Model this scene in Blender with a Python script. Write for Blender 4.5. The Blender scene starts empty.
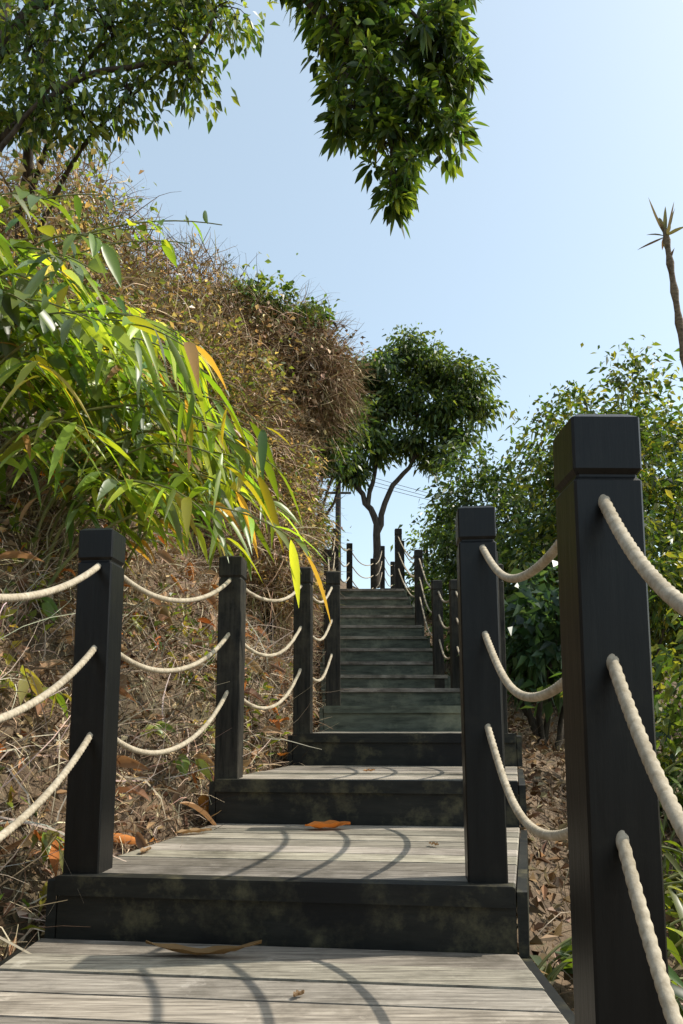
import bpy, math, random
import numpy as np
from mathutils import Vector
R = np.random.default_rng(7)
random.seed(7)
scene = bpy.context.scene
COL = scene.collection

# ------------------------------------------------------------ stair layout
EYE = 0.656
RISE = 0.2
steps = [  # z level index, (xL,yL),(xR,yR)
 (1,(-.865,2.36),(.495,2.20)),
 (2,(-.59,3.57),(.80,3.43)),
 (3,(-.31,4.78),(1.08,4.64)),
 (4,(-.14,5.87),(1.23,5.80)),
 (5,(-.15,7.15),(1.21,7.15)),
 (6,(-.19,8.20),(1.18,8.25)),
]
for k in range(7,15):
    t=(k-7)/7
    steps.append((k,(-.22+.10*t,8.85+.4*(k-7)),(1.18-.18*t,8.85+.4*(k-7))))
steps.append((15,(.08,13.5),(1.20,13.4)))
for k in range(16,21):
    steps.append((k,(.60+.10*(k-16),15.9+.55*(k-16)),(1.75+.12*(k-16),15.8+.55*(k-16))))
END=((1.35,20.5),(2.6,20.3))
ys=np.array([-4,-1.5,2.1]+[ (s[1][1]+s[2][1])/2 for s in steps]+[20.5,24,40,80])
zl=np.array([-.5,-.1,0.0]+[s[0]*RISE for s in steps]+[4.0,4.6,6,7])
xl=np.array([-.95,-.93,-.91]+[s[1][0] for s in steps]+[1.35,2.5,6,12])
xr=np.array([.45,.46,.50]+[s[2][0] for s in steps]+[2.6,3.7,7.2,13])
def level(y): return np.interp(y,ys,zl)
def eL(y): return np.interp(y,ys,xl)
def eR(y): return np.interp(y,ys,xr)
def bump(x,y):
    return (np.sin(x*2.3+y*1.7)*.05+np.sin(x*5.1-y*4.3+1)*.03+np.sin(x*1.1-y*.8)*.08+np.sin(x*9+y*11)*.012+np.sin(x*13-y*7)*.012)
def terrain(x,y):
    x=np.asarray(x,float); y=np.asarray(y,float)
    L=level(y)-.34
    u=eL(y)-x; w=x-eR(y)
    fade=np.interp(y,[-10,0,15,20,30],[.6,1,1,.35,.2])
    g=np.interp(u,[0,.05,2.6,8,20,60,400],[0,0.02,3.0,6.0,9.0,12,14])*fade
    h=np.interp(w,[0,.1,3,10,40,400],[0,-.08,-.9,-2.0,-4,-6])
    m=np.clip(np.maximum(u,w)/.5,0,1)
    return L+np.where(u>0,g,0)+np.where(w>0,h,0)+bump(x,y)*m

# ------------------------------------------------------------ helpers
def link(o): COL.objects.link(o); return o
def mkmesh(name,V,Q,cols=None,mat=None,smooth=False):
    V=np.asarray(V,np.float32).reshape(-1,3); Q=np.asarray(Q,np.int32)
    me=bpy.data.meshes.new(name)
    n=len(V); m=len(Q); k=Q.shape[1]
    me.vertices.add(n); me.vertices.foreach_set('co',V.ravel())
    me.loops.add(m*k); me.loops.foreach_set('vertex_index',Q.ravel())
    me.polygons.add(m); me.polygons.foreach_set('loop_start',np.arange(0,m*k,k,dtype=np.int32))
    try: me.polygons.foreach_set('loop_total',np.full(m,k,np.int32))
    except Exception: pass
    if cols is not None:
        a=me.attributes.new('col','FLOAT_COLOR','POINT')
        c=np.ones((n,4),np.float32); c[:,:3]=cols
        a.data.foreach_set('color',c.ravel())
    me.update(calc_edges=True)
    me.polygons.foreach_set('use_smooth',np.full(m,bool(smooth)))
    o=link(bpy.data.objects.new(name,me))
    if mat: me.materials.append(mat)
    return o
def group(name,objs):
    e=link(bpy.data.objects.new(name,None))
    for o in objs: o.parent=e
    return e
def norm(a): return a/np.maximum(np.linalg.norm(a,axis=-1,keepdims=True),1e-9)
def palette(n,pal,w=None,j=.18):
    pal=np.array(pal); idx=R.choice(len(pal),n,p=w)
    return np.clip(pal[idx]*(1+R.normal(0,j,(n,1)))*(1+R.normal(0,.06,(n,3))),.003,.9)

def leafmesh(name,pos,axis,L,W,cols,mat,nrm=None,detail=False,droop=.25,fold=.25):
    n=len(pos); axis=norm(axis)
    if nrm is None:
        nrm=R.normal(0,1,(n,3))*.8+np.array([0,0,.8])
    side=norm(np.cross(axis,nrm)); nn=norm(np.cross(side,axis))
    L=np.broadcast_to(L,(n,)); W=np.broadcast_to(W,(n,))
    if detail:
        T=[0,.12,.3,.52,.75,.9,1.0]; Wd=[.06,.55,.95,1,.68,.32,.03]
        rows=[]
        dr=droop*(.6+.8*R.random(n))
        for t,w in zip(T,Wd):
            c=pos+axis*(L*t)[:,None]+np.array([0,0,-1.])*(L*dr*t*t)[:,None]
            s=side*(W*.5*w)[:,None]; f=nn*(W*fold*w*.5)[:,None]
            rows+= [c-s+f, c, c+s+f]
        V=np.stack(rows,1); k=V.shape[1]
        q=[]
        for r in range(len(T)-1):
            a=r*3; q+=[[a,a+1,a+4,a+3],[a+1,a+2,a+5,a+4]]
    else:
        c0=pos; c1=pos+axis*L[:,None]+np.array([0,0,-1.])*(L*droop)[:,None]
        m=pos+axis*(L*.45)[:,None]; s=side*(W*.5)[:,None]; f=nn*(W*fold*.5)[:,None]
        V=np.stack([c0,m-s+f,c1,m+s+f],1); k=4; q=[[0,1,2,3]]
    q=np.array(q)
    Q=(q[None]+ (np.arange(n)*k)[:,None,None]).reshape(-1,4)
    return mkmesh(name,V.reshape(-1,3),Q,np.repeat(cols,k,0),mat,smooth=detail)

def strandmesh(name,pos,d,L,W,cols,mat,segs=4,grav=.5,curl=.3):
    n=len(pos); d=norm(d); L=np.broadcast_to(L,(n,)); W=np.broadcast_to(W,(n,))
    side=norm(np.cross(d,R.normal(0,1,(n,3))))
    p=pos.copy(); rows=[]
    dd=d.copy(); cr=R.normal(0,curl,(n,3))
    for i in range(segs+1):
        w=(1-i/segs*.75)
        rows+=[p-side*(W*.5*w)[:,None],p+side*(W*.5*w)[:,None]]
        p=p+dd*(L/segs)[:,None]
        dd=norm(dd+cr/segs*2+R.normal(0,curl*.5,(n,3))/segs+np.array([0,0,-grav])/segs)
    V=np.stack(rows,1); k=V.shape[1]
    q=np.array([[2*i,2*i+1,2*i+3,2*i+2] for i in range(segs)])
    Q=(q[None]+(np.arange(n)*k)[:,None,None]).reshape(-1,4)
    return mkmesh(name,V.reshape(-1,3),Q,np.repeat(cols,k,0),mat)

class Tubes:
    def __init__(s): s.V=[];s.Q=[];s.n=0
    def add(s,P,r,sides=8,cap=True):
        P=np.asarray(P,float); m=len(P); r=np.broadcast_to(r,(m,))
        T=norm(np.gradient(P,axis=0))
        ref=np.array([0,0,1.]) if abs(T[0][2])<.9 else np.array([1.,0,0])
        a=norm(np.cross(T[0],ref)); an=np.linspace(0,2*math.pi,sides,endpoint=False)
        for i in range(m):
            a=norm(a-T[i]*np.dot(a,T[i])); b=np.cross(T[i],a)
            s.V.append(P[i]+r[i]*(np.cos(an)[:,None]*a+np.sin(an)[:,None]*b))
        for i in range(m-1):
            for j in range(sides):
                j2=(j+1)%sides
                s.Q.append([s.n+i*sides+j,s.n+i*sides+j2,s.n+(i+1)*sides+j2,s.n+(i+1)*sides+j])
        s.n+=m*sides
    def build(s,name,mat):
        return mkmesh(name,np.concatenate(s.V),np.array(s.Q),None,mat,smooth=True)
def curve(pts,n=12,wob=0.0):
    P=np.array(pts,float); m=len(P)
    t=np.linspace(0,m-1,n); out=[]
    for x in t:
        i=min(int(x),m-2); f=x-i
        p0=P[max(i-1,0)];p1=P[i];p2=P[i+1];p3=P[min(i+2,m-1)]
        out.append(.5*((2*p1)+(-p0+p2)*f+(2*p0-5*p1+4*p2-p3)*f*f+(-p0+3*p1-3*p2+p3)*f**3))
    out=np.array(out)
    if wob: out[1:-1]+=R.normal(0,wob,(n-2,3))
    return out

# ------------------------------------------------------------ materials
def newmat(name):
    m=bpy.data.materials.new(name); m.use_nodes=True
    nt=m.node_tree; nt.nodes.clear()
    return m,nt,nt.nodes.new,nt.links.new
def leaf_mat(name,trans=.35,rough=.45,spec=.4,tint=(2.3,2.1,.9)):
    m,nt,N,K=newmat(name)
    out=N('ShaderNodeOutputMaterial'); at=N('ShaderNodeAttribute'); at.attribute_name='col'
    pb=N('ShaderNodeBsdfPrincipled'); pb.inputs['Roughness'].default_value=rough
    pb.inputs['Specular IOR Level'].default_value=spec
    K(at.outputs['Color'],pb.inputs['Base Color'])
    tr=N('ShaderNodeBsdfTranslucent'); mt=N('ShaderNodeMix'); mt.data_type='RGBA'; mt.blend_type='MULTIPLY'; mt.inputs[0].default_value=1
    K(at.outputs['Color'],mt.inputs[6]); mt.inputs[7].default_value=(*tint,1)
    K(mt.outputs[2],tr.inputs['Color'])
    mx=N('ShaderNodeMixShader'); mx.inputs[0].default_value=trans
    K(pb.outputs[0],mx.inputs[1]); K(tr.outputs[0],mx.inputs[2]); K(mx.outputs[0],out.inputs[0])
    return m
def dry_mat(name):
    m,nt,N,K=newmat(name)
    out=N('ShaderNodeOutputMaterial'); at=N('ShaderNodeAttribute'); at.attribute_name='col'
    pb=N('ShaderNodeBsdfDiffuse'); K(at.outputs['Color'],pb.inputs['Color']); K(pb.outputs[0],out.inputs[0]); return m
LEAF=leaf_mat('leaf_green',.40,.38,.5); DRY=dry_mat('dry_plant'); DRYL=leaf_mat('dry_leaf',.2,.7,.2,(1.5,1.3,1.0))
CANE=leaf_mat('cane_leaf_green',.44,.36,.5,(2.1,1.9,.55))
def noise_mat(name,c1,c2,scale=4,vs=(1,1,1),rough=.8,bump_=.3,spec=.3,c3=None,s3=1.2,bd=.01,t3=(.5,.65),attr=False,c4=None,s4=8,t4=(.55,.7)):
    m,nt,N,K=newmat(name)
    out=N('ShaderNodeOutputMaterial'); pb=N('ShaderNodeBsdfPrincipled')
    pb.inputs['Roughness'].default_value=rough; pb.inputs['Specular IOR Level'].default_value=spec
    tc=N('ShaderNodeTexCoord'); mp=N('ShaderNodeMapping'); mp.inputs['Scale'].default_value=vs
    K(tc.outputs['Object'],mp.inputs[0])
    nz=N('ShaderNodeTexNoise'); nz.inputs['Scale'].default_value=scale; nz.inputs['Detail'].default_value=8; nz.inputs['Roughness'].default_value=.65
    K(mp.outputs[0],nz.inputs['Vector'])
    cr=N('ShaderNodeValToRGB'); cr.color_ramp.elements[0].position=.32; cr.color_ramp.elements[1].position=.68
    cr.color_ramp.elements[0].color=(*c1,1); cr.color_ramp.elements[1].color=(*c2,1)
    K(nz.outputs['Fac'],cr.inputs[0]); last=cr.outputs[0]
    for (cc,ss,tt) in ((c3,s3,t3),(c4,s4,t4)):
        if cc is None: continue
        n2=N('ShaderNodeTexNoise'); n2.inputs['Scale'].default_value=ss; n2.inputs['Detail'].default_value=7; n2.inputs['Roughness'].default_value=.7
        K(tc.outputs['Object'],n2.inputs['Vector'])
        mr=N('ShaderNodeMapRange'); mr.inputs[1].default_value=tt[0]; mr.inputs[2].default_value=tt[1]
        K(n2.outputs['Fac'],mr.inputs[0])
        mx=N('ShaderNodeMix'); mx.data_type='RGBA'; K(mr.outputs[0],mx.inputs[0]); K(last,mx.inputs[6]); mx.inputs[7].default_value=(*cc,1)
        last=mx.outputs[2]
    if attr:
        at=N('ShaderNodeAttribute'); at.attribute_name='col'
        mm=N('ShaderNodeMix'); mm.data_type='RGBA'; mm.blend_type='MULTIPLY'; mm.inputs[0].default_value=1
        K(last,mm.inputs[6]); K(at.outputs['Color'],mm.inputs[7]); last=mm.outputs[2]
    K(last,pb.inputs['Base Color'])
    bp=N('ShaderNodeBump'); bp.inputs['Strength'].default_value=bump_; bp.inputs['Distance'].default_value=bd
    K(nz.outputs['Fac'],bp.inputs['Height']); K(bp.outputs[0],pb.inputs['Normal'])
    K(pb.outputs[0],out.inputs[0])
    return m
SOIL=noise_mat('soil',(.055,.036,.022),(.24,.165,.10),6,c3=(.08,.065,.035),s3=1.5,bump_=1,bd=.05)
DECK=noise_mat('weathered_deck',(.12,.105,.085),(.48,.43,.36),3.4,vs=(1.6,30,8),rough=.78,bump_=.8,bd=.005,c3=(.085,.073,.055),s3=2.6,t3=(.47,.72),attr=True,c4=(.54,.49,.42),s4=10,t4=(.6,.78))
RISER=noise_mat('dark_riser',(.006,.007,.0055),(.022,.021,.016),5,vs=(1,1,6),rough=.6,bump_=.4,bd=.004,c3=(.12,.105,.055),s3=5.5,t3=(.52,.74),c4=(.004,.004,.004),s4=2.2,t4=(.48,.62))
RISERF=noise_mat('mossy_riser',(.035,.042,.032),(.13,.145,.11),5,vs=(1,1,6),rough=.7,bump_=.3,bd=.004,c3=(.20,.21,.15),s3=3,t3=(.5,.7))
PAINT=noise_mat('black_painted_wood',(.003,.0033,.0033),(.008,.008,.0075),6,vs=(9,9,.9),rough=.40,bump_=.35,bd=.003,spec=.28,c3=(.018,.017,.013),s3=5,t3=(.54,.8))
PAINTW=noise_mat('worn_painted_wood',(.006,.006,.0055),(.042,.037,.028),6,vs=(9,9,.8),rough=.6,bump_=.4,bd=.003,spec=.2,c3=(.075,.066,.046),s3=4,t3=(.5,.75))
ROPE=noise_mat('rope_fibre',(.30,.25,.175),(.54,.47,.36),60,rough=.9,bump_=.4,bd=.002,c3=(.22,.175,.115),s3=7,t3=(.5,.8),spec=.1)
BARK=noise_mat('bark',(.025,.020,.015),(.10,.08,.06),7,vs=(3,3,.8),rough=.9,bump_=.8,bd=.02)
STEM=noise_mat('cane_stem',(.10,.13,.04),(.28,.26,.10),8,rough=.5,bump_=.2)
DSTEM=noise_mat('dead_stalk',(.07,.05,.03),(.24,.18,.12),9,vs=(2,2,5),rough=.85,bump_=.6)
CONC=noise_mat('pole_concrete',(.03,.03,.03),(.06,.06,.055),5)

# ------------------------------------------------------------ ground
def axis_pts(lo,hi,dlo,dhi,step):
    a=list(np.arange(dlo,dhi,step)); x=dlo; s=step; pre=[]
    while x>lo: s*=1.35; x-=s; pre.append(max(x,lo))
    x=a[-1]; s=step; post=[]
    while x<hi: s*=1.35; x+=s; post.append(min(x,hi))
    return np.array(pre[::-1]+a+post)
gx=axis_pts(-400,400,-5,5,.09); gy=axis_pts(-400,500,-3,21,.12)
X,Y=np.meshgrid(gx,gy); Z=terrain(X,Y)
nx,ny=len(gx),len(gy)
idx=np.arange(nx*ny).reshape(ny,nx)
Q=np.stack([idx[:-1,:-1],idx[:-1,1:],idx[1:,1:],idx[1:,:-1]],-1).reshape(-1,4)
mkmesh('ground',np.stack([X,Y,Z],-1).reshape(-1,3),Q,None,SOIL,True)

# ------------------------------------------------------------ staircase
class Boxes:
    def __init__(s): s.V=[];s.Q=[];s.C=[];s.n=0
    def hexa(s,b,zt,zb,c=1.0,bev=.004):
        b=np.array(b,float); ctr=b.mean(0)
        e=b-ctr; ln=np.linalg.norm(e,axis=1,keepdims=True); inn=ctr+e*(1-bev*1.4/ln)
        ring=lambda p,z:[(q[0],q[1],z) for q in p]
        vs=ring(b,zb)+ring(b,zt-bev)+ring(inn,zt)
        s.V+=vs; n=s.n
        for r in (0,1):
            for j in range(4):
                k=(j+1)%4; s.Q.append([n+r*4+j,n+r*4+k,n+(r+1)*4+k,n+(r+1)*4+j])
        s.Q.append([n+8,n+9,n+10,n+11]); s.Q.append([n+3,n+2,n+1,n])
        s.C+= [(c,c*(1+random.uniform(-.03,.02)),c*(1-random.uniform(0,.06)))]*12
        s.n+=12
    def build(s,name,mat): return mkmesh(name,s.V,s.Q,np.array(s.C),mat)
planks=Boxes(); riserN=Boxes(); riserF=Boxes()
fronts=[(0,(-.93,-1.5),(.46,-1.5))]+steps+[(20,)+END]
fronts=[(-1,(-.95,-3.2),(.45,-3.2))]+fronts
lp=lambda a,b,t:(a[0]+(b[0]-a[0])*t,a[1]+(b[1]-a[1])*t)
for i in range(len(fronts)-1):
    k,a0,b0=fronts[i]; k1,a1,b1=fronts[i+1]
    z=k*RISE; dist=(a1[1]-a0[1]+b1[1]-b0[1])/2
    if k==0: a0=(-.93,-1.5); a1=(-.905,2.35); b1=(.495,2.19); z=.022
    nose=.045/dist
    npk=max(1,round((dist)/.145)); t0=nose
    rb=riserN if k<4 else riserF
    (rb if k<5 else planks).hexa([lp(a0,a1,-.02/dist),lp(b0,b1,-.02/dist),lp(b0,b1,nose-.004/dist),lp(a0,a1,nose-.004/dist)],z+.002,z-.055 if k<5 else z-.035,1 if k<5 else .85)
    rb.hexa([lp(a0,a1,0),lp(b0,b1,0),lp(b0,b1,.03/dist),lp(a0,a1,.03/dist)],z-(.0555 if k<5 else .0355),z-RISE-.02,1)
    for j in range(npk):
        g=.009/dist
        ta=t0+(1-t0)*j/npk; tb=t0+(1-t0)*(j+1)/npk-g
        c=random.uniform(.60,1.15)
        planks.hexa([lp(a0,a1,ta),lp(b0,b1,ta),lp(b0,b1,tb),lp(a0,a1,tb)],z+random.uniform(-.002,.002),z-.03,c,.003)
    for (p,q,s) in ((a0,a1,-1),(b0,b1,1)):
        o1=s*.004; o2=s*.034
        c=[(p[0]+o1,p[1]),(p[0]+o2,p[1]),(q[0]+o2,q[1]),(q[0]+o1,q[1])]
        if s<0: c=c[::-1]
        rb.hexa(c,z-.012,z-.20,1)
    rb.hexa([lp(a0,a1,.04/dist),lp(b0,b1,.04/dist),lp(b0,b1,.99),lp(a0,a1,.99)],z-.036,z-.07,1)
group('wooden_staircase',[planks.build('deck_planks',DECK),riserN.build('risers_and_stringers',RISER),riserF.build('upper_risers',RISERF)])

# ------------------------------------------------------------ posts & ropes
def post(x,y,z,H,hw=.0575,mat=PAINT,rot=0.0):
    rings=[(hw,-.15),(hw,H-.122),(hw-.006,H-.114),(hw-.006,H-.110),(hw+.001,H-.101),(hw+.001,H-.010),(hw-.012,H)]
    V=[];Q=[]
    for (w,h) in rings:
        c=.004
        for (px,py) in ((w,-w+c),(w,w-c),(w-c,w),(-w+c,w),(-w,w-c),(-w,-w+c),(-w+c,-w),(w-c,-w)):
            V.append((px,py,h))
    for r in range(len(rings)-1):
        for j in range(8):
            k=(j+1)%8; Q.append([r*8+j,r*8+k,(r+1)*8+k,(r+1)*8+j])
    n=(len(rings)-1)*8
    Q+= [[n,n+1,n+2,n+3],[n,n+3,n+4,n+7],[n+4,n+5,n+6,n+7]]
    o=mkmesh('railing_post',V,Q,None,mat); o.location=(x,y,z); o.rotation_euler=(random.uniform(-.006,.006),random.uniform(-.006,.006),rot)
    return o
def rope(p,q,sag,r=.0103,seg=.004,name='railing_rope'):
    p=np.array(p);q=np.array(q); D=np.linalg.norm(q-p); n=int(D*1.12/seg)+2
    t=np.linspace(0,1,n)[:,None]
    P=p+(q-p)*t; P[:,2]-=sag*4*(t*(1-t))[:,0]
    P[:,0]+=.006*np.sin(t[:,0]*7+p[1])
    sd=15; T=norm(np.gradient(P,axis=0)); V=[]
    a=norm(np.cross(T[0],[0,0,1.])); an=np.linspace(0,2*math.pi,sd,endpoint=False)
    for i in range(n):
        a=norm(a-T[i]*np.dot(a,T[i])); b=np.cross(T[i],a)
        ph=i*seg/.050*2*math.pi
        rr=r*(.84+.20*np.abs(np.cos(1.5*(an-ph))))
        V.append(P[i]+rr[:,None]*(np.cos(an)[:,None]*a+np.sin(an)[:,None]*b))
    I=np.arange(n*sd).reshape(n,sd); J=np.roll(I,-1,1)
    Q=np.stack([I[:-1],J[:-1],J[1:],I[1:]],-1).reshape(-1,4)
    return mkmesh(name,np.concatenate(V),Q,None,ROPE,True)
Lp=[(-.84,1.05,0,1.10),(-.800,2.43,.2,1.10),(-.545,3.65,.4,1.09),(-.25,4.86,.6,1.09),(-.065,5.95,.8,1.09),(-.09,7.25,1.0,1.08),(-.13,8.3,1.2,1.08),(-.19,10.15,2.0,1.08),(-.10,12.0,2.8,1.08),(.15,13.8,3.0,1.08),(.70,16.0,3.2,1.08),(1.02,18.1,4.0,1.08),(1.4,19.9,4.0,1.08)]
Rp=[(.34,-.08,0,1.10),(.443,1.26,0,1.185),(.430,2.29,.2,1.135),(.705,3.55,.4,1.09),(.99,4.75,.6,1.09),(1.14,5.88,.8,1.09),(1.13,7.25,1.0,1.08),(1.09,8.3,1.2,1.08),(1.08,10.15,2.0,1.08),(.94,12.0,2.8,1.08),(1.12,13.6,3.0,1.08),(1.72,15.95,3.2,1.08),(2.1,18.0,4.0,1.08),(2.5,19.9,4.0,1.08)]
for side,P in (('L',Lp),('R',Rp)):
    for i,(x,y,z,H) in enumerate(P):
        mat=PAINT if (side=='R' and i<3) or (side=='L' and i<2) else PAINTW
        rot=math.radians(-5 if y<5 else 0)
        post(x,y,z,H,.0575,mat,rot if not (side=='R' and i==1) else 0.0)
    for i in range(len(P)-1):
        x,y,z,H=P[i]; X2,Y2,Z2,H2=P[i+1]
        for li,hh in enumerate((.10,.365,.64)):
            sg=.12+.04*R.random()+(.02*li)
            if side=='R' and i==0: sg=.32+.03*li
            if side=='R' and i==1: sg=.15+.02*li
            rope((x,y,z+H-hh),(X2,Y2,Z2+H2-hh),sg,seg=.004 if y<3 else .015)

# ------------------------------------------------------------ foliage palettes
G1=[(.06,.11,.02),(.10,.16,.028),(.04,.08,.018),(.15,.20,.035)]
GDARK=[(.025,.052,.016),(.045,.08,.022),(.075,.115,.026)]
GY=[(.15,.20,.026),(.22,.24,.035),(.10,.16,.025),(.32,.27,.04),(.05,.09,.022)]
GM=[(.07,.12,.020),(.12,.155,.026),(.04,.075,.018),(.17,.18,.03),(.03,.055,.015)]
BR=[(.38,.27,.17),(.25,.17,.105),(.50,.38,.26),(.15,.10,.06),(.22,.19,.09)]
def blob(c,r,ncl,nl,cr,shell=(.45,1.08)):
    d=norm(R.normal(0,1,(ncl,3)))
    f=shell[0]+(shell[1]-shell[0])*R.random((ncl,1))**.6
    lump=1+.24*np.sin(d[:,:1]*5+c[0])*np.sin(d[:,1:2]*4+c[1]*2)+.22*np.sin(d[:,2:]*6+c[2])
    cc=np.array(c)+d*f*lump*np.array(r)
    k=np.repeat(np.arange(ncl),nl)
    off=R.normal(0,1,(ncl*nl,3))*cr*np.array([1,1,.7])*(.5+1.1*R.random((ncl,1)))[k]
    return cc[k]+off, norm(off+d[k]*cr*.8), k
def bush(name,blobs,leafL,leafW,mat=LEAF,stems=True,base=None,strands=0,spal=BR,spikes=0,sl=(.3,.7),sg=1.5,alt=None,altp=.0):
    objs=[];PP=[];AA=[];CC=[]
    for (c,r,ncl,nl,cr,pal) in blobs:
        p,a,k=blob(c,r,ncl,nl,cr)
        PP.append(p);AA.append(a)
        tone=(.55+.9*R.random(ncl))[k][:,None]
        cl=palette(len(p),pal)
        if alt is not None:     # whole clumps of another colour (green creeper patches)
            use=(R.random(ncl)<altp)[k]; cl=np.where(use[:,None],palette(len(p),alt),cl)
        CC.append(cl*tone)
        if spikes:
            m=spikes; d=norm(R.normal(0,1,(m,3))+np.array([0,0,.7])); s0=np.array(c)+d*np.array(r)*.9
            dirs=norm(d+R.normal(0,.4,(m,3))+np.array([0,0,.3])); q=14; kk=np.repeat(np.arange(m),q)
            t=np.tile(np.linspace(0,1,q),m)[:,None]
            pp=s0[kk]+dirs[kk]*t*(.3+.5*R.random((m,1)))[kk]*min(1,max(r)*.6)+R.normal(0,.015,(m*q,3))
            PP.append(pp);AA.append(dirs[kk]*.4+R.normal(0,.8,(m*q,3)));CC.append(palette(m*q,pal)*1.1)
    p=np.concatenate(PP);a=np.concatenate(AA);c=np.concatenate(CC)
    g=terrain(p[:,0],p[:,1]); keep=p[:,2]>g+.02
    p,a,c=p[keep],a[keep],c[keep]; n=len(p)
    ax=a+R.normal(0,.7,(n,3))+np.array([0,0,-.35])
    objs.append(leafmesh('leaves',p,ax,leafL*(.5+1.0*R.random(n)),leafW*(.5+1.0*R.random(n)),c,mat))
    if strands:
        SP=[];SD=[]
        for (cc,r,ncl,nl,cr,pal) in blobs:
            d=norm(R.normal(0,1,(strands,3))); SP.append(np.array(cc)+d*np.array(r)*(.8+.35*R.random((strands,1)))); SD.append(d+R.normal(0,.7,(strands,3)))
        SP=np.concatenate(SP);SD=np.concatenate(SD); m=len(SP)
        objs.append(strandmesh('dry_vines',SP,SD,sl[0]+(sl[1]-sl[0])*R.random(m),.010+.010*R.random(m),palette(m,spal)*1.15,DRY,5,sg,.9))
    if stems:
        tb=Tubes()
        for (cc,r,ncl,nl,cr,pal) in blobs:
            bx,by=(base or (cc[0],cc[1])); bz=float(terrain(bx,by))-.1
            for s in range(5):
                d=norm(R.normal(0,1,3))*np.array(r)*.7
                e=np.array(cc)+d; mid=(np.array([bx,by,bz])+e)/2+R.normal(0,.12,3)
                tb.add(curve([(bx,by,bz),mid,e],8,.02),np.linspace(.04,.01,8),6)
        objs.append(tb.build('stems',BARK))
    return group(name,objs)

BG=BR
GP=[(.13,.17,.04),(.19,.24,.055),(.08,.12,.03)]
GB=[(.11,.15,.035),(.18,.21,.05),(.30,.22,.125),(.36,.27,.16)]
bush('vine_covered_thicket',[((-1.5,11.6,6.25),(.8,1.1,1.3),110,80,.22,BR),((-.85,11.8,6.6),(.75,.8,.85),75,80,.18,BR),((-.45,11.8,6.3),(.45,.6,.55),30,70,.14,BR),((-1.3,11.4,4.9),(.6,.7,.7),45,70,.16,BR)],.085,.05,DRY,base=(-1.3,12.2),strands=2600,spikes=26,sl=(.3,.9))
bush('leafy_creeper',[((-1.4,11.2,7.35),(.55,.5,.35),34,50,.12,G1),((-.6,11.5,7.3),(.3,.4,.2),14,40,.1,G1)],.10,.06,stems=False,spikes=10)
bush('vine_covered_thicket',[((-2.6,11.2,5.8),(1.3,1.3,2.2),150,85,.22,BG)],.09,.055,strands=6000,spikes=60,sl=(.3,.9),alt=GP,altp=.25)
bush('vine_covered_thicket',[((-3.7,9,5.3),(1.3,1.3,2.4),160,85,.22,BG)],.08,.048,strands=6500,spikes=60,sl=(.3,.9),alt=GP,altp=.35)
bush('hillside_shrub',[((-3.2,7,3.9),(1.3,1.1,1.7),150,80,.2,GB)],.08,.045,strands=2600,spikes=40)
bush('hillside_shrub',[((-2.1,8.8,4.3),(1.2,.9,1.4),140,80,.17,GB)],.08,.042,strands=3800,spikes=50)
bush('hillside_shrub',[((-1.2,10.2,3.7),(.75,.7,1.0),90,80,.15,GB)],.075,.04,strands=2600,spikes=40)
bush('hillside_shrub',[((-.95,13.2,4.3),(.6,.7,.7),60,70,.15,G1)],.09,.05,strands=600,spikes=30)
bush('hillside_shrub',[((-.85,8.3,2.35),(.4,.6,.5),50,70,.11,BG)],.06,.035,strands=1500,spikes=30)
bush('hillside_shrub',[((-.72,10.4,2.7),(.3,.5,.4),26,60,.09,G1)],.06,.035,strands=600,spikes=16)
bush('hillside_shrub',[((-.10,12.9,6.05),(.42,.5,.60),46,60,.12,GDARK+[(.09,.14,.03)]),((-.42,12.4,5.6),(.35,.4,.45),28,60,.11,GDARK)],.11,.055,base=(-.75,13.2),spikes=18)
bush('roadside_shrub',[((2.75,13,3.3),(1.1,1.2,2.0),160,70,.18,GDARK+[(.09,.14,.03)])],.12,.06,spikes=80)
bush('roadside_shrub',[((3.7,9.4,2.9),(1.3,1.4,1.9),210,90,.17,GM)],.10,.05,spikes=90)
bush('roadside_shrub',[((2.75,17,4.0),(.9,1.0,1.6),110,70,.2,G1)],.13,.065,spikes=40)
bush('roadside_shrub',[((5.2,13,3.6),(1.6,1.4,2.2),160,80,.22,GDARK+G1)],.14,.07,spikes=60)
bush('roadside_shrub',[((1.95,7.0,1.45),(.5,.5,.45),46,30,.11,[(.05,.10,.05),(.07,.13,.06),(.035,.07,.035)])],.15,.085,spikes=16)
bush('roadside_shrub',[((2.3,9.6,1.6),(.8,1.0,1.3),110,60,.16,GDARK)],.11,.06,spikes=40)
bush('roadside_shrub',[((2.9,5.2,.5),(.8,1.0,1.0),100,60,.16,GM)],.10,.045,spikes=40)

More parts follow.
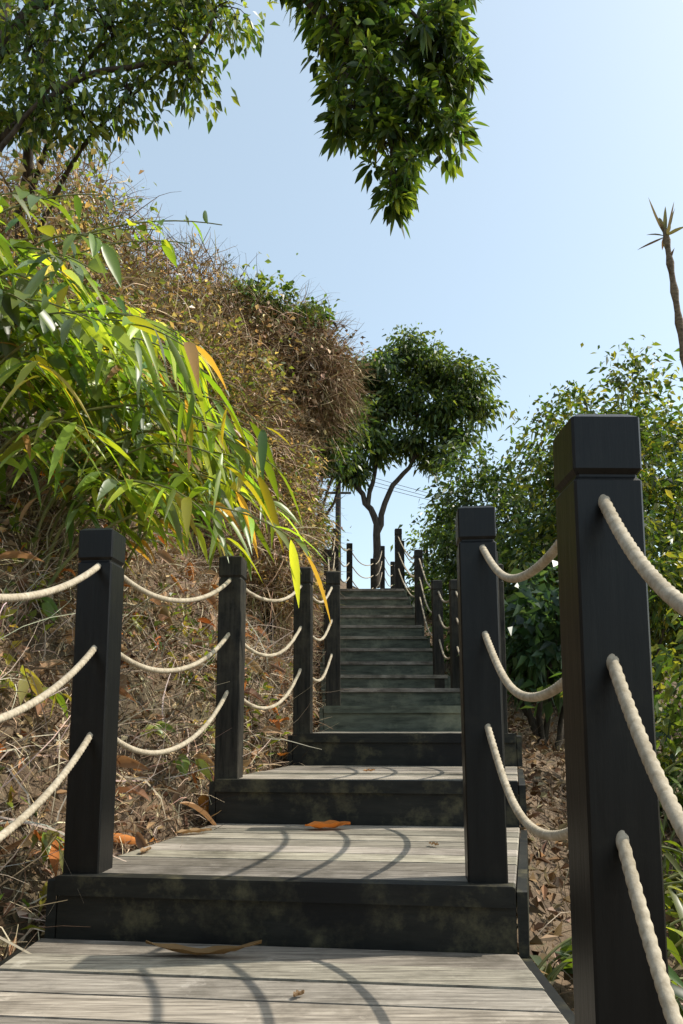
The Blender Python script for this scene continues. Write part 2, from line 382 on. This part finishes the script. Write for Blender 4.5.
# ------------------------------------------------------------ trees
def tree(name,limbs,lobes,leafL,leafW,pal,mat=LEAF,detail=False,droop=.35,twr=.008,rosette=False):
    tb=Tubes(); 
    allp=[]
    for pts,r0,r1 in limbs:
        P=curve(pts,14,.02*min(1,r0*8)); tb.add(P,np.linspace(r0,r1,14),10); allp.append(P[4:])
    allp=np.concatenate(allp); PP=[];AA=[];CC=[]
    for (c,r,ncl,nl,cr) in lobes:
        c=np.array(c); j=np.argmin(np.linalg.norm(allp-c,axis=1)+.0)
        root=allp[j]; P=curve([root,(root+c)/2+np.array([0,0,.08]),c],8,.02); tb.add(P,np.linspace(twr*2.2,twr,8),6)
        d=norm(R.normal(0,1,(ncl,3))); cc=c+d*np.array(r)*(R.random((ncl,1))**.4)*(.75+.55*R.random((ncl,1)))
        for q in cc:
            s=P[R.integers(3,8)]
            tb.add(curve([s,(s+q)/2+R.normal(0,.04,3)+np.array([0,0,.04]),q],5),np.linspace(twr,twr*.3,5),4)
        k=np.repeat(np.arange(ncl),nl)
        off=R.normal(0,1,(ncl*nl,3))*cr
        off[:,2]*=.7
        PP.append(cc[k]+off); AA.append(norm(off)+ (.55 if rosette else .25)*d[k]); CC.append(palette(len(k),pal)*((.65+.7*R.random(ncl))[k][:,None]))
    p=np.concatenate(PP);a=np.concatenate(AA);c=np.concatenate(CC); n=len(p)
    ax=a+R.normal(0,.3 if rosette else .45,(n,3))+np.array([0,0,-.45])
    lf=leafmesh('leaves',p,ax,leafL*(.55+.75*R.random(n)),leafW*(.6+.7*R.random(n)),c,mat,detail=detail,droop=droop)
    return group(name,[tb.build('trunk_and_limbs',BARK),lf])
bz=float(terrain(-4.0,6.6))
tree('overhanging_tree',
 [([(-4.0,6.6,bz-.2),(-3.9,6.4,bz+1.5),(-3.5,6.2,6.6),(-3.0,6,8.2)],.16,.08),
  ([(-3.5,6.2,6.6),(-2.6,5.9,7.4),(-1.4,5.7,7.7),(-.65,5.5,7.1),(-.1,5.5,6.6),(.4,5.5,5.9)],.075,.016),
  ([(-.55,5.5,7.2),(.1,5.4,7.0),(.75,5.4,6.4)],.03,.012),
  ([(-3.8,6.3,5.2),(-3.0,6,6.0),(-2.2,5.9,6.5),(-1.4,5.9,6.6)],.05,.014),
  ([(-3.7,6.2,4.9),(-3.0,5.8,5.6),(-2.5,5.7,6.2)],.035,.012)],
 [((-.15,5.5,6.85),(.30,.45,.22),24,17,.035),((-.02,5.5,6.55),(.24,.4,.2),20,17,.03),((.18,5.5,6.3),(.24,.4,.22),20,17,.03),((.30,5.5,6.7),(.34,.45,.28),32,17,.03),((.55,5.5,6.3),(.28,.4,.24),26,17,.03),((.84,5.5,6.35),(.24,.4,.25),24,17,.03),((.92,5.5,5.98),(.22,.35,.20),22,17,.03),
  ((.30,5.5,5.85),(.22,.35,.22),20,17,.03),((.62,5.5,5.62),(.20,.35,.18),19,17,.03),((.36,5.5,5.42),(.18,.3,.18),15,17,.03),((.55,5.5,5.12),(.14,.25,.18),12,16,.03),((.42,5.5,4.92),(.10,.2,.12),8,14,.03),((.90,5.5,5.48),(.16,.25,.16),12,16,.03),
  ((.02,5.5,5.62),(.14,.25,.16),11,16,.03),((-.02,5.5,5.95),(.12,.25,.12),8,16,.03),((-.35,5.5,7.3),(.35,.4,.25),24,17,.035),((.5,5.5,7.2),(.6,.5,.3),34,17,.035),((.98,5.5,6.75),(.2,.3,.25),12,17,.03)],
 .125,.042,[(.055,.095,.02),(.09,.15,.027),(.17,.23,.035),(.035,.07,.018)],detail=True,rosette=True)
tree('hillside_tree',
 [([(-3.4,7.6,float(terrain(-3.4,7.6))-.2),(-3.3,7.0,5.2),(-3.0,6.4,6.6),(-2.7,6.2,7.8)],.07,.03),
  ([(-3.3,7.0,5.2),(-2.6,6.4,6.0),(-1.9,6.1,6.5),(-1.3,6,6.9)],.03,.008),
  ([(-3.2,6.8,5.8),(-2.5,6.2,6.8),(-1.7,6.1,7.4)],.03,.008)],
 [((-2.87,6,6.9),(.5,.5,.4),30,26,.11),((-2.2,6,7.1),(.5,.5,.4),28,26,.11),((-1.6,6,7.0),(.42,.45,.3),22,26,.10),((-1.38,6,6.6),(.25,.3,.2),10,26,.09),
  ((-1.95,6,6.4),(.35,.4,.22),12,26,.10),((-2.55,6,6.2),(.4,.4,.3),18,26,.10),((-1.12,6,7.3),(.32,.4,.3),16,26,.1),((-3.1,6,6.1),(.4,.4,.35),18,26,.1),((-1.8,6,7.6),(.7,.5,.3),34,26,.1)],
 .10,.05,G1+[(.2,.24,.04)],detail=False)
tree('broadleaf_tree',
 [([(.9,19,4.2),(.95,19,5.7),(.7,19,6.4),(.3,19,7.1),(-.1,19,8.0)],.12,.04),
  ([(.95,19,5.7),(1.3,19,6.8),(1.9,19,7.6),(2.7,19,8.6)],.09,.035),
  ([(.7,19,6.4),(.9,19,7.4),(1.2,19,8.8),(1.6,19,10.4)],.07,.03),
  ([(1.9,19,7.6),(2.0,19,8.7),(2.4,19,9.8)],.05,.02),([(.3,19,7.1),(.5,19,8.2),(.7,19,9.2)],.05,.02)],
 [((1.7,19,10.7),(.6,.7,.45),28,48,.17),((2.5,19,10.2),(.75,.8,.45),34,48,.17),((3.4,19,9.9),(.65,.7,.35),26,45,.17),((.7,19,10.0),(.65,.9,.5),34,48,.17),((0,19,9.5),(.7,.9,.5),36,48,.17),((-.6,19,9.6),(.4,.6,.35),16,45,.16),
  ((1.5,19,9.3),(.75,.9,.45),34,48,.17),((2.6,19,9.0),(.75,.8,.38),32,48,.17),((-.5,19,8.6),(.55,.7,.5),30,48,.16),((.6,19,8.7),(.65,.8,.45),32,48,.17),((3.7,19,9.2),(.55,.6,.3),18,45,.16),((1.9,19,8.2),(.7,.6,.3),22,44,.15),((-.3,19,7.7),(.5,.6,.35),22,45,.15),((3.1,19,8.3),(.5,.5,.22),15,42,.15),((.9,19,7.9),(.45,.5,.28),16,42,.15),((2.5,19,7.7),(.55,.5,.22),16,40,.15),((.3,19,7.3),(.4,.4,.25),13,42,.14)],
 .18,.085,[(.03,.06,.02),(.05,.09,.026),(.085,.125,.034),(.13,.18,.04)],twr=.012)

# ------------------------------------------------------------ cane / bamboo-like shrubs
def cane(name,bases,target,n_leaf,Lr,Wr,pal,lenr=(1.4,2.4),arch=1.0,w=None,t0=.22,droop=.55,rad=.010,spread=.35):
    tb=Tubes(); PP=[];AA=[];LL=[];WW=[];CC=[]
    for (bx,by) in bases:
        z=float(terrain(bx,by)); P=[np.array([bx,by,z-.05])]
        th=np.array(target,float)-P[0]; th[2]=0; th=norm(norm(th)+R.normal(0,spread,3)*np.array([1,1,0]))
        d=norm(np.array([th[0]*.35,th[1]*.35,1.0])+R.normal(0,.12,3)); L=R.uniform(*lenr); S=22
        for s in range(S):
            P.append(P[-1]+d*L/S); d=norm(d+(th*.10+np.array([0,0,-.085*arch*(s/S)*2.2])))
        P=np.array(P); tb.add(P,np.linspace(rad,.003,len(P)),6)
        T=norm(np.gradient(P,axis=0)); tone=R.uniform(.65,1.3)
        for j in range(n_leaf):
            t=t0+(1-t0)*(j+R.random())/n_leaf; i=min(int(t*(len(P)-1)),len(P)-1)
            sd=norm(np.cross(T[i],[0,0,1.]))*(1 if j%2 else -1)
            a=norm(T[i]*.7+sd*.9+R.normal(0,.35,3)+np.array([0,0,-.25]))
            PP.append(P[i]+R.normal(0,.012,3)); AA.append(a); LL.append(R.uniform(*Lr)); WW.append(R.uniform(*Wr)); CC.append(tone)
    n=len(PP)
    nr=np.array([.25,0,1.])+R.normal(0,.65,(n,3))
    lf=leafmesh('leaves',np.array(PP),np.array(AA),np.array(LL),np.array(WW),palette(n,pal,w,.28)*np.array(CC)[:,None],CANE,nrm=nr,detail=True,droop=droop,fold=.3)
    return group(name,[tb.build('canes',STEM),lf])
GYB=[(.19,.29,.035),(.30,.38,.05),(.085,.155,.03),(.48,.42,.06),(.38,.21,.07),(.18,.25,.13)]
bs=[(R.uniform(-2.6,-1.4),R.uniform(3.5,5.1)) for _ in range(76)]
cane('bamboo_shrub',bs,(-.3,3.8,2),21,(.16,.30),(.030,.054),GYB,(1.15,2.0),1.0,[.29,.26,.22,.08,.04,.11],t0=.28)
bs=[(R.uniform(-2.9,-1.9),R.uniform(3.4,4.6)) for _ in range(16)]
cane('wild_ginger_plant',bs,(-1.2,3.2,2),13,(.12,.19),(.06,.09),[(.16,.25,.045),(.26,.34,.06),(.09,.16,.03),(.18,.24,.13)],(1.3,2.05),.9,t0=.4)
bs=[(R.uniform(-3.3,-2.5),R.uniform(4.4,5.6)) for _ in range(8)]
cane('climbing_vine',bs,(-1.2,4.6,2),10,(.10,.16),(.045,.07),[(.18,.26,.04),(.26,.32,.05),(.10,.17,.03)],(1.8,2.5),.5,t0=.4)
bs=[(R.uniform(1.1,1.6),R.uniform(3.1,4.2)) for _ in range(12)]
cane('bamboo_shrub',bs,(3.0,3.0,0),14,(.12,.22),(.020,.034),GM[:4],(.45,.75),1.2,t0=.3)
bs=[(R.uniform(1.6,2.8),R.uniform(2.9,4.6)) for _ in range(30)]
cane('bamboo_shrub',bs,(4,3.6,0),22,(.16,.28),(.024,.04),[(.12,.18,.03),(.22,.28,.04),(.06,.10,.022),(.36,.32,.05),(.13,.18,.10)],(1.3,2.6),.5)
bs=[(R.uniform(1.15,1.9),R.uniform(.7,2.1)) for _ in range(16)]
cane('bamboo_shrub',bs,(5,1.5,0),20,(.14,.26),(.024,.04),GM,(2.0,2.9),.2,t0=.45,spread=.1)
bs=[(R.uniform(.58,.80),R.uniform(1.85,2.75)) for _ in range(16)]
cane('broadleaf_weed',bs,(1.6,2.6,0),7,(.13,.22),(.030,.050),[(.08,.13,.028),(.12,.18,.035),(.17,.21,.13),(.05,.09,.02)],(.28,.55),.5,t0=.2,rad=.005,spread=.2,droop=.4)
bs=[(R.uniform(1.0,1.6),R.uniform(1.3,3.2)) for _ in range(16)]
cane('broadleaf_weed',bs,(3,2.2,0),9,(.14,.24),(.03,.05),[(.09,.14,.03),(.15,.21,.04),(.22,.24,.05),(.05,.09,.02)],(.4,.9),.8,t0=.15,rad=.006,spread=.2)
bs=[(-1.38,2.95),(-1.32,3.05),(-1.45,3.0),(-.98,3.9),(-.9,3.7),(-1.25,4.5),(-1.1,2.6),(-.75,4.4),(-1.5,3.6)]
cane('hillside_weed',bs,(-.6,2.4,0),9,(.06,.10),(.03,.05),[(.14,.21,.04),(.24,.28,.06),(.30,.28,.08)],(.14,.28),1.0,t0=.1,rad=.004)

# ------------------------------------------------------------ dry ground cover
def scatter(n,urange,yrange,side,upow=1.0,ypow=1.0):
    y=yrange[0]+(yrange[1]-yrange[0])*R.random(n)**ypow
    u=urange[0]+(urange[1]-urange[0])*R.random(n)**upow
    x=eL(y)-u if side=='L' else eR(y)+u
    return np.stack([x,y,terrain(x,y)],1)
STRAW=[(.54,.42,.28),(.38,.28,.175),(.20,.14,.09),(.64,.53,.38),(.10,.07,.045)]
LIT=[(.38,.24,.13),(.22,.14,.08),(.50,.37,.24),(.48,.19,.05),(.10,.065,.04)]
objs=[]
p=scatter(42000,(.03,3.2),(.6,14),'L',1.2,1.6); p[:,2]+=.04*R.random(len(p)); n=len(p)
objs.append(strandmesh('dry_grass',p,R.normal(0,1,(n,3))+np.array([.3,-.2,.75]),.10+.24*R.random(n),.003+.0045*R.random(n),palette(n,STRAW),DRY,4,1.4,.8))
p=scatter(21000,(.0,3.0),(.6,12),'L',1.2,1.5); p[:,2]+=.01+.08*R.random(len(p)); n=len(p)
objs.append(leafmesh('leaf_litter',p,R.normal(0,1,(n,3))*np.array([1,1,.6]),.03+.055*R.random(n),.012+.026*R.random(n),palette(n,LIT,[.28,.27,.2,.05,.20],.25),DRY,droop=.1,fold=.7))
p=scatter(330,(.05,2.4),(1.5,8),'L',1.2,1.5); p[:,2]+=.10+.1*R.random(len(p)); n=len(p)
objs.append(leafmesh('curled_dead_leaves',p,R.normal(0,1,(n,3))*np.array([1,1,.7]),.10+.14*R.random(n),.03+.045*R.random(n),palette(n,[(.48,.17,.035),(.40,.25,.14),(.26,.15,.08)],[.25,.45,.3]),DRYL,detail=True,droop=.4,fold=.9))
p=scatter(6000,(.22,3),(.8,12),'L',1.1,1.5); p[:,2]+=.06; n=len(p)
objs.append(strandmesh('twigs',p,R.normal(0,1,(n,3))+np.array([.05,0,.3]),.2+.5*R.random(n),.004+.006*R.random(n),palette(n,[(.36,.29,.22),(.50,.43,.35),(.13,.095,.065)]),DRY,6,.6,.9))
p=scatter(6500,(.1,3),(.8,9),'L',1.0,1.4); q=np.sin(p[:,0]*3.1+1)*np.sin(p[:,1]*2.3)>.1; p=p[q]; p[:,2]+=.05+.05*R.random(len(p)); n=len(p)
objs.append(leafmesh('weeds',p,R.normal(0,.6,(n,3))+np.array([.3,-.3,.5]),.05+.06*R.random(n),.02+.02*R.random(n),palette(n,GY),LEAF))
group('hillside_ground_cover',objs)
objs=[]
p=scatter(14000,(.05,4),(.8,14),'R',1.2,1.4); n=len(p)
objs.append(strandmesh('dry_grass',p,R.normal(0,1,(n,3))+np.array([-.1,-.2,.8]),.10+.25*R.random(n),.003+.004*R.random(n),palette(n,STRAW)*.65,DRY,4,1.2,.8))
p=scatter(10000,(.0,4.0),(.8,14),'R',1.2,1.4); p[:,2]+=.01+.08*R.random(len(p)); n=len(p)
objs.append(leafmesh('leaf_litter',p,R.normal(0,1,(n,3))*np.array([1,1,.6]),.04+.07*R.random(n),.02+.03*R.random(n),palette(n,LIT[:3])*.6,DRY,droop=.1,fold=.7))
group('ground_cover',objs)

def fallen(name,c,ang,L,W,col,curl=.25):
    T=np.linspace(0,1,10); V=[];Q=[]
    for i,t in enumerate(T):
        w=W*.5*max(.03,math.sin(math.pi*min(1,t*.96+.02))**.7)
        z=.004+curl*L*(abs(t-.45)**1.8)*.8
        for j,s in enumerate((-1,-.5,0,.5,1)):
            x=(t-.5)*L; y=s*w+.06*L*math.sin(t*3)
            V.append((x*math.cos(ang)-y*math.sin(ang)+c[0],x*math.sin(ang)+y*math.cos(ang)+c[1],c[2]+z+abs(s)**1.5*w*.55+.004*math.sin(t*17+s*4)))
    for i in range(9):
        for j in range(4):
            a=i*5+j; Q.append([a,a+1,a+6,a+5])
    return mkmesh(name,V,Q,np.tile(col,(len(V),1)),DRYL,True)
fallen('fallen_leaf',(-.38,2.14,.024),-.16,.33,.045,(.20,.125,.055),.5)
fallen('fallen_leaf',(-.06,3.34,.203),.1,.20,.09,(.50,.17,.035),.35)
fallen('fallen_leaf',(-.62,3.2,.203),.5,.16,.05,(.28,.18,.09),.2)
fallen('fallen_leaf',(-.36,4.72,.46),1.2,.16,.05,(.45,.17,.03),.4)
fallen('fallen_leaf',(.35,2.9,.203),2.2,.05,.025,(.2,.13,.07),.3)
fallen('fallen_leaf',(-.1,1.85,.025),.8,.035,.018,(.2,.13,.07),.3)
fallen('fallen_leaf',(-.7,2.75,.203),1.4,.08,.03,(.3,.19,.10),.3)
fallen('fallen_leaf',(.15,4.1,.403),.4,.07,.03,(.3,.17,.08),.3)

# ------------------------------------------------------------ segmented stalk plant at right
tb=Tubes(); bx,by=2.90,5.6; bzz=float(terrain(bx,by))
Pc=curve([(bx,by,bzz-.1),(2.82,5.5,1.5),(2.70,5.4,3.0),(2.54,5.3,4.5)],60)
rr=np.linspace(.042,.022,60)*np.where(np.arange(60)%3==0,1.30,.90)
tb.add(Pc,rr,10)
st=tb.build('stem',DSTEM)
n=12; top=Pc[-1]
ang=np.arange(n)/n*12.6+R.random(n)*.4; dirs=np.stack([np.cos(ang)*.40,np.sin(ang)*.40,1.0+.4*R.random(n)],1)
dirs[7:,2]=.15; dirs[7:,:2]*=2
lv=leafmesh('spiky_leaves',np.tile(top,(n,1))-np.array([0,0,.06]),dirs,np.where(np.arange(n)<7,.36,.20)*(.7+.5*R.random(n)),.030,palette(n,[(.24,.19,.10),(.16,.15,.07)]),DRYL,detail=True,droop=.15,fold=.6)
n2=60; k=R.integers(6,59,n2); ang=R.random(n2)*6.28
sh=leafmesh('sheaths',Pc[k],np.stack([np.cos(ang)*.35,np.sin(ang)*.35,np.ones(n2)],1),.10+.06*R.random(n2),.04,palette(n2,[(.26,.20,.12),(.15,.11,.07)]),DRYL)
group('dead_agave_stalk',[st,lv,sh])

# utility pole and wires
tb=Tubes(); tb.add([(-.12,26,3.5),(-.12,26,9.9)],[.12,.10],10)
tb.add([(-.75,26,9.6),(.5,26,9.6)],.05,6); tb.add([(-.6,26,9.0),(.35,26,9.0)],.045,6)
for xx in (-.7,-.12,.45): tb.add([(xx,26,9.63),(xx,26,9.88)],.05,6)
pl=tb.build('pole',CONC); w=Tubes()
for xx in (-.7,-.12,.45):
    w.add([( xx+(-22-xx)*t, 26+14*t, 9.8+3.5*t-1.6*4*t*(1-t)*.5) for t in np.linspace(0,1,14)],.016,4)
    w.add([( xx+(22-xx)*t, 26+8*t, 9.8-1.5*t-1.2*4*t*(1-t)*.5) for t in np.linspace(0,1,14)],.010,4)
group('utility_pole',[pl,w.build('wires',CONC)])
tb=Tubes(); tb.add([(-1.02,2.2,-.35),(-1.05,2.25,.75)],[.007,.006],6); tb.build('bamboo_stake',DSTEM)

# ------------------------------------------------------------ light
elev=math.radians(50); az=math.radians(80)
sd=np.array([math.sin(az)*math.cos(elev),math.cos(az)*math.cos(elev),math.sin(elev)])
sl=bpy.data.lights.new('sun','SUN'); sl.energy=5.0; sl.angle=math.radians(.55); sl.color=(1,.94,.83)
so=link(bpy.data.objects.new('sun',sl)); so.rotation_euler=Vector(sd).to_track_quat('Z','Y').to_euler()
w=bpy.data.worlds.new("World"); scene.world=w; w.use_nodes=True
nt=w.node_tree; bg=nt.nodes['Background']
sk=nt.nodes.new('ShaderNodeTexSky'); sk.sky_type='NISHITA'; sk.sun_disc=False; sk.sun_elevation=elev; sk.sun_rotation=az
sk.air_density=1.0; sk.dust_density=1.8; sk.ozone_density=1.0
ml=nt.nodes.new('ShaderNodeMix'); ml.data_type='RGBA'; ml.blend_type='MULTIPLY'; ml.inputs[0].default_value=1
ml.inputs[7].default_value=(1.18,1.2,1.08,1)
ad=nt.nodes.new('ShaderNodeMix'); ad.data_type='RGBA'; ad.blend_type='ADD'; ad.inputs[0].default_value=1
ad.inputs[7].default_value=(1.9,2.2,2.25,1)
nt.links.new(sk.outputs[0],ml.inputs[6]); nt.links.new(ml.outputs[2],ad.inputs[6])
nt.links.new(ad.outputs[2],bg.inputs[0]); bg.inputs[1].default_value=.15
scene.view_settings.view_transform='Standard'; scene.view_settings.look='None'; scene.view_settings.exposure=0

# ------------------------------------------------------------ camera
cd=bpy.data.cameras.new('camera'); cam=link(bpy.data.objects.new('camera',cd))
cd.sensor_fit='VERTICAL'; cd.sensor_height=36; cd.lens=740/1024*36; cd.shift_y=.0996
cd.clip_start=.05; cd.clip_end=2000
cam.location=(0,0,EYE); cam.rotation_euler=(math.radians(98.5),0,0)
scene.camera=cam
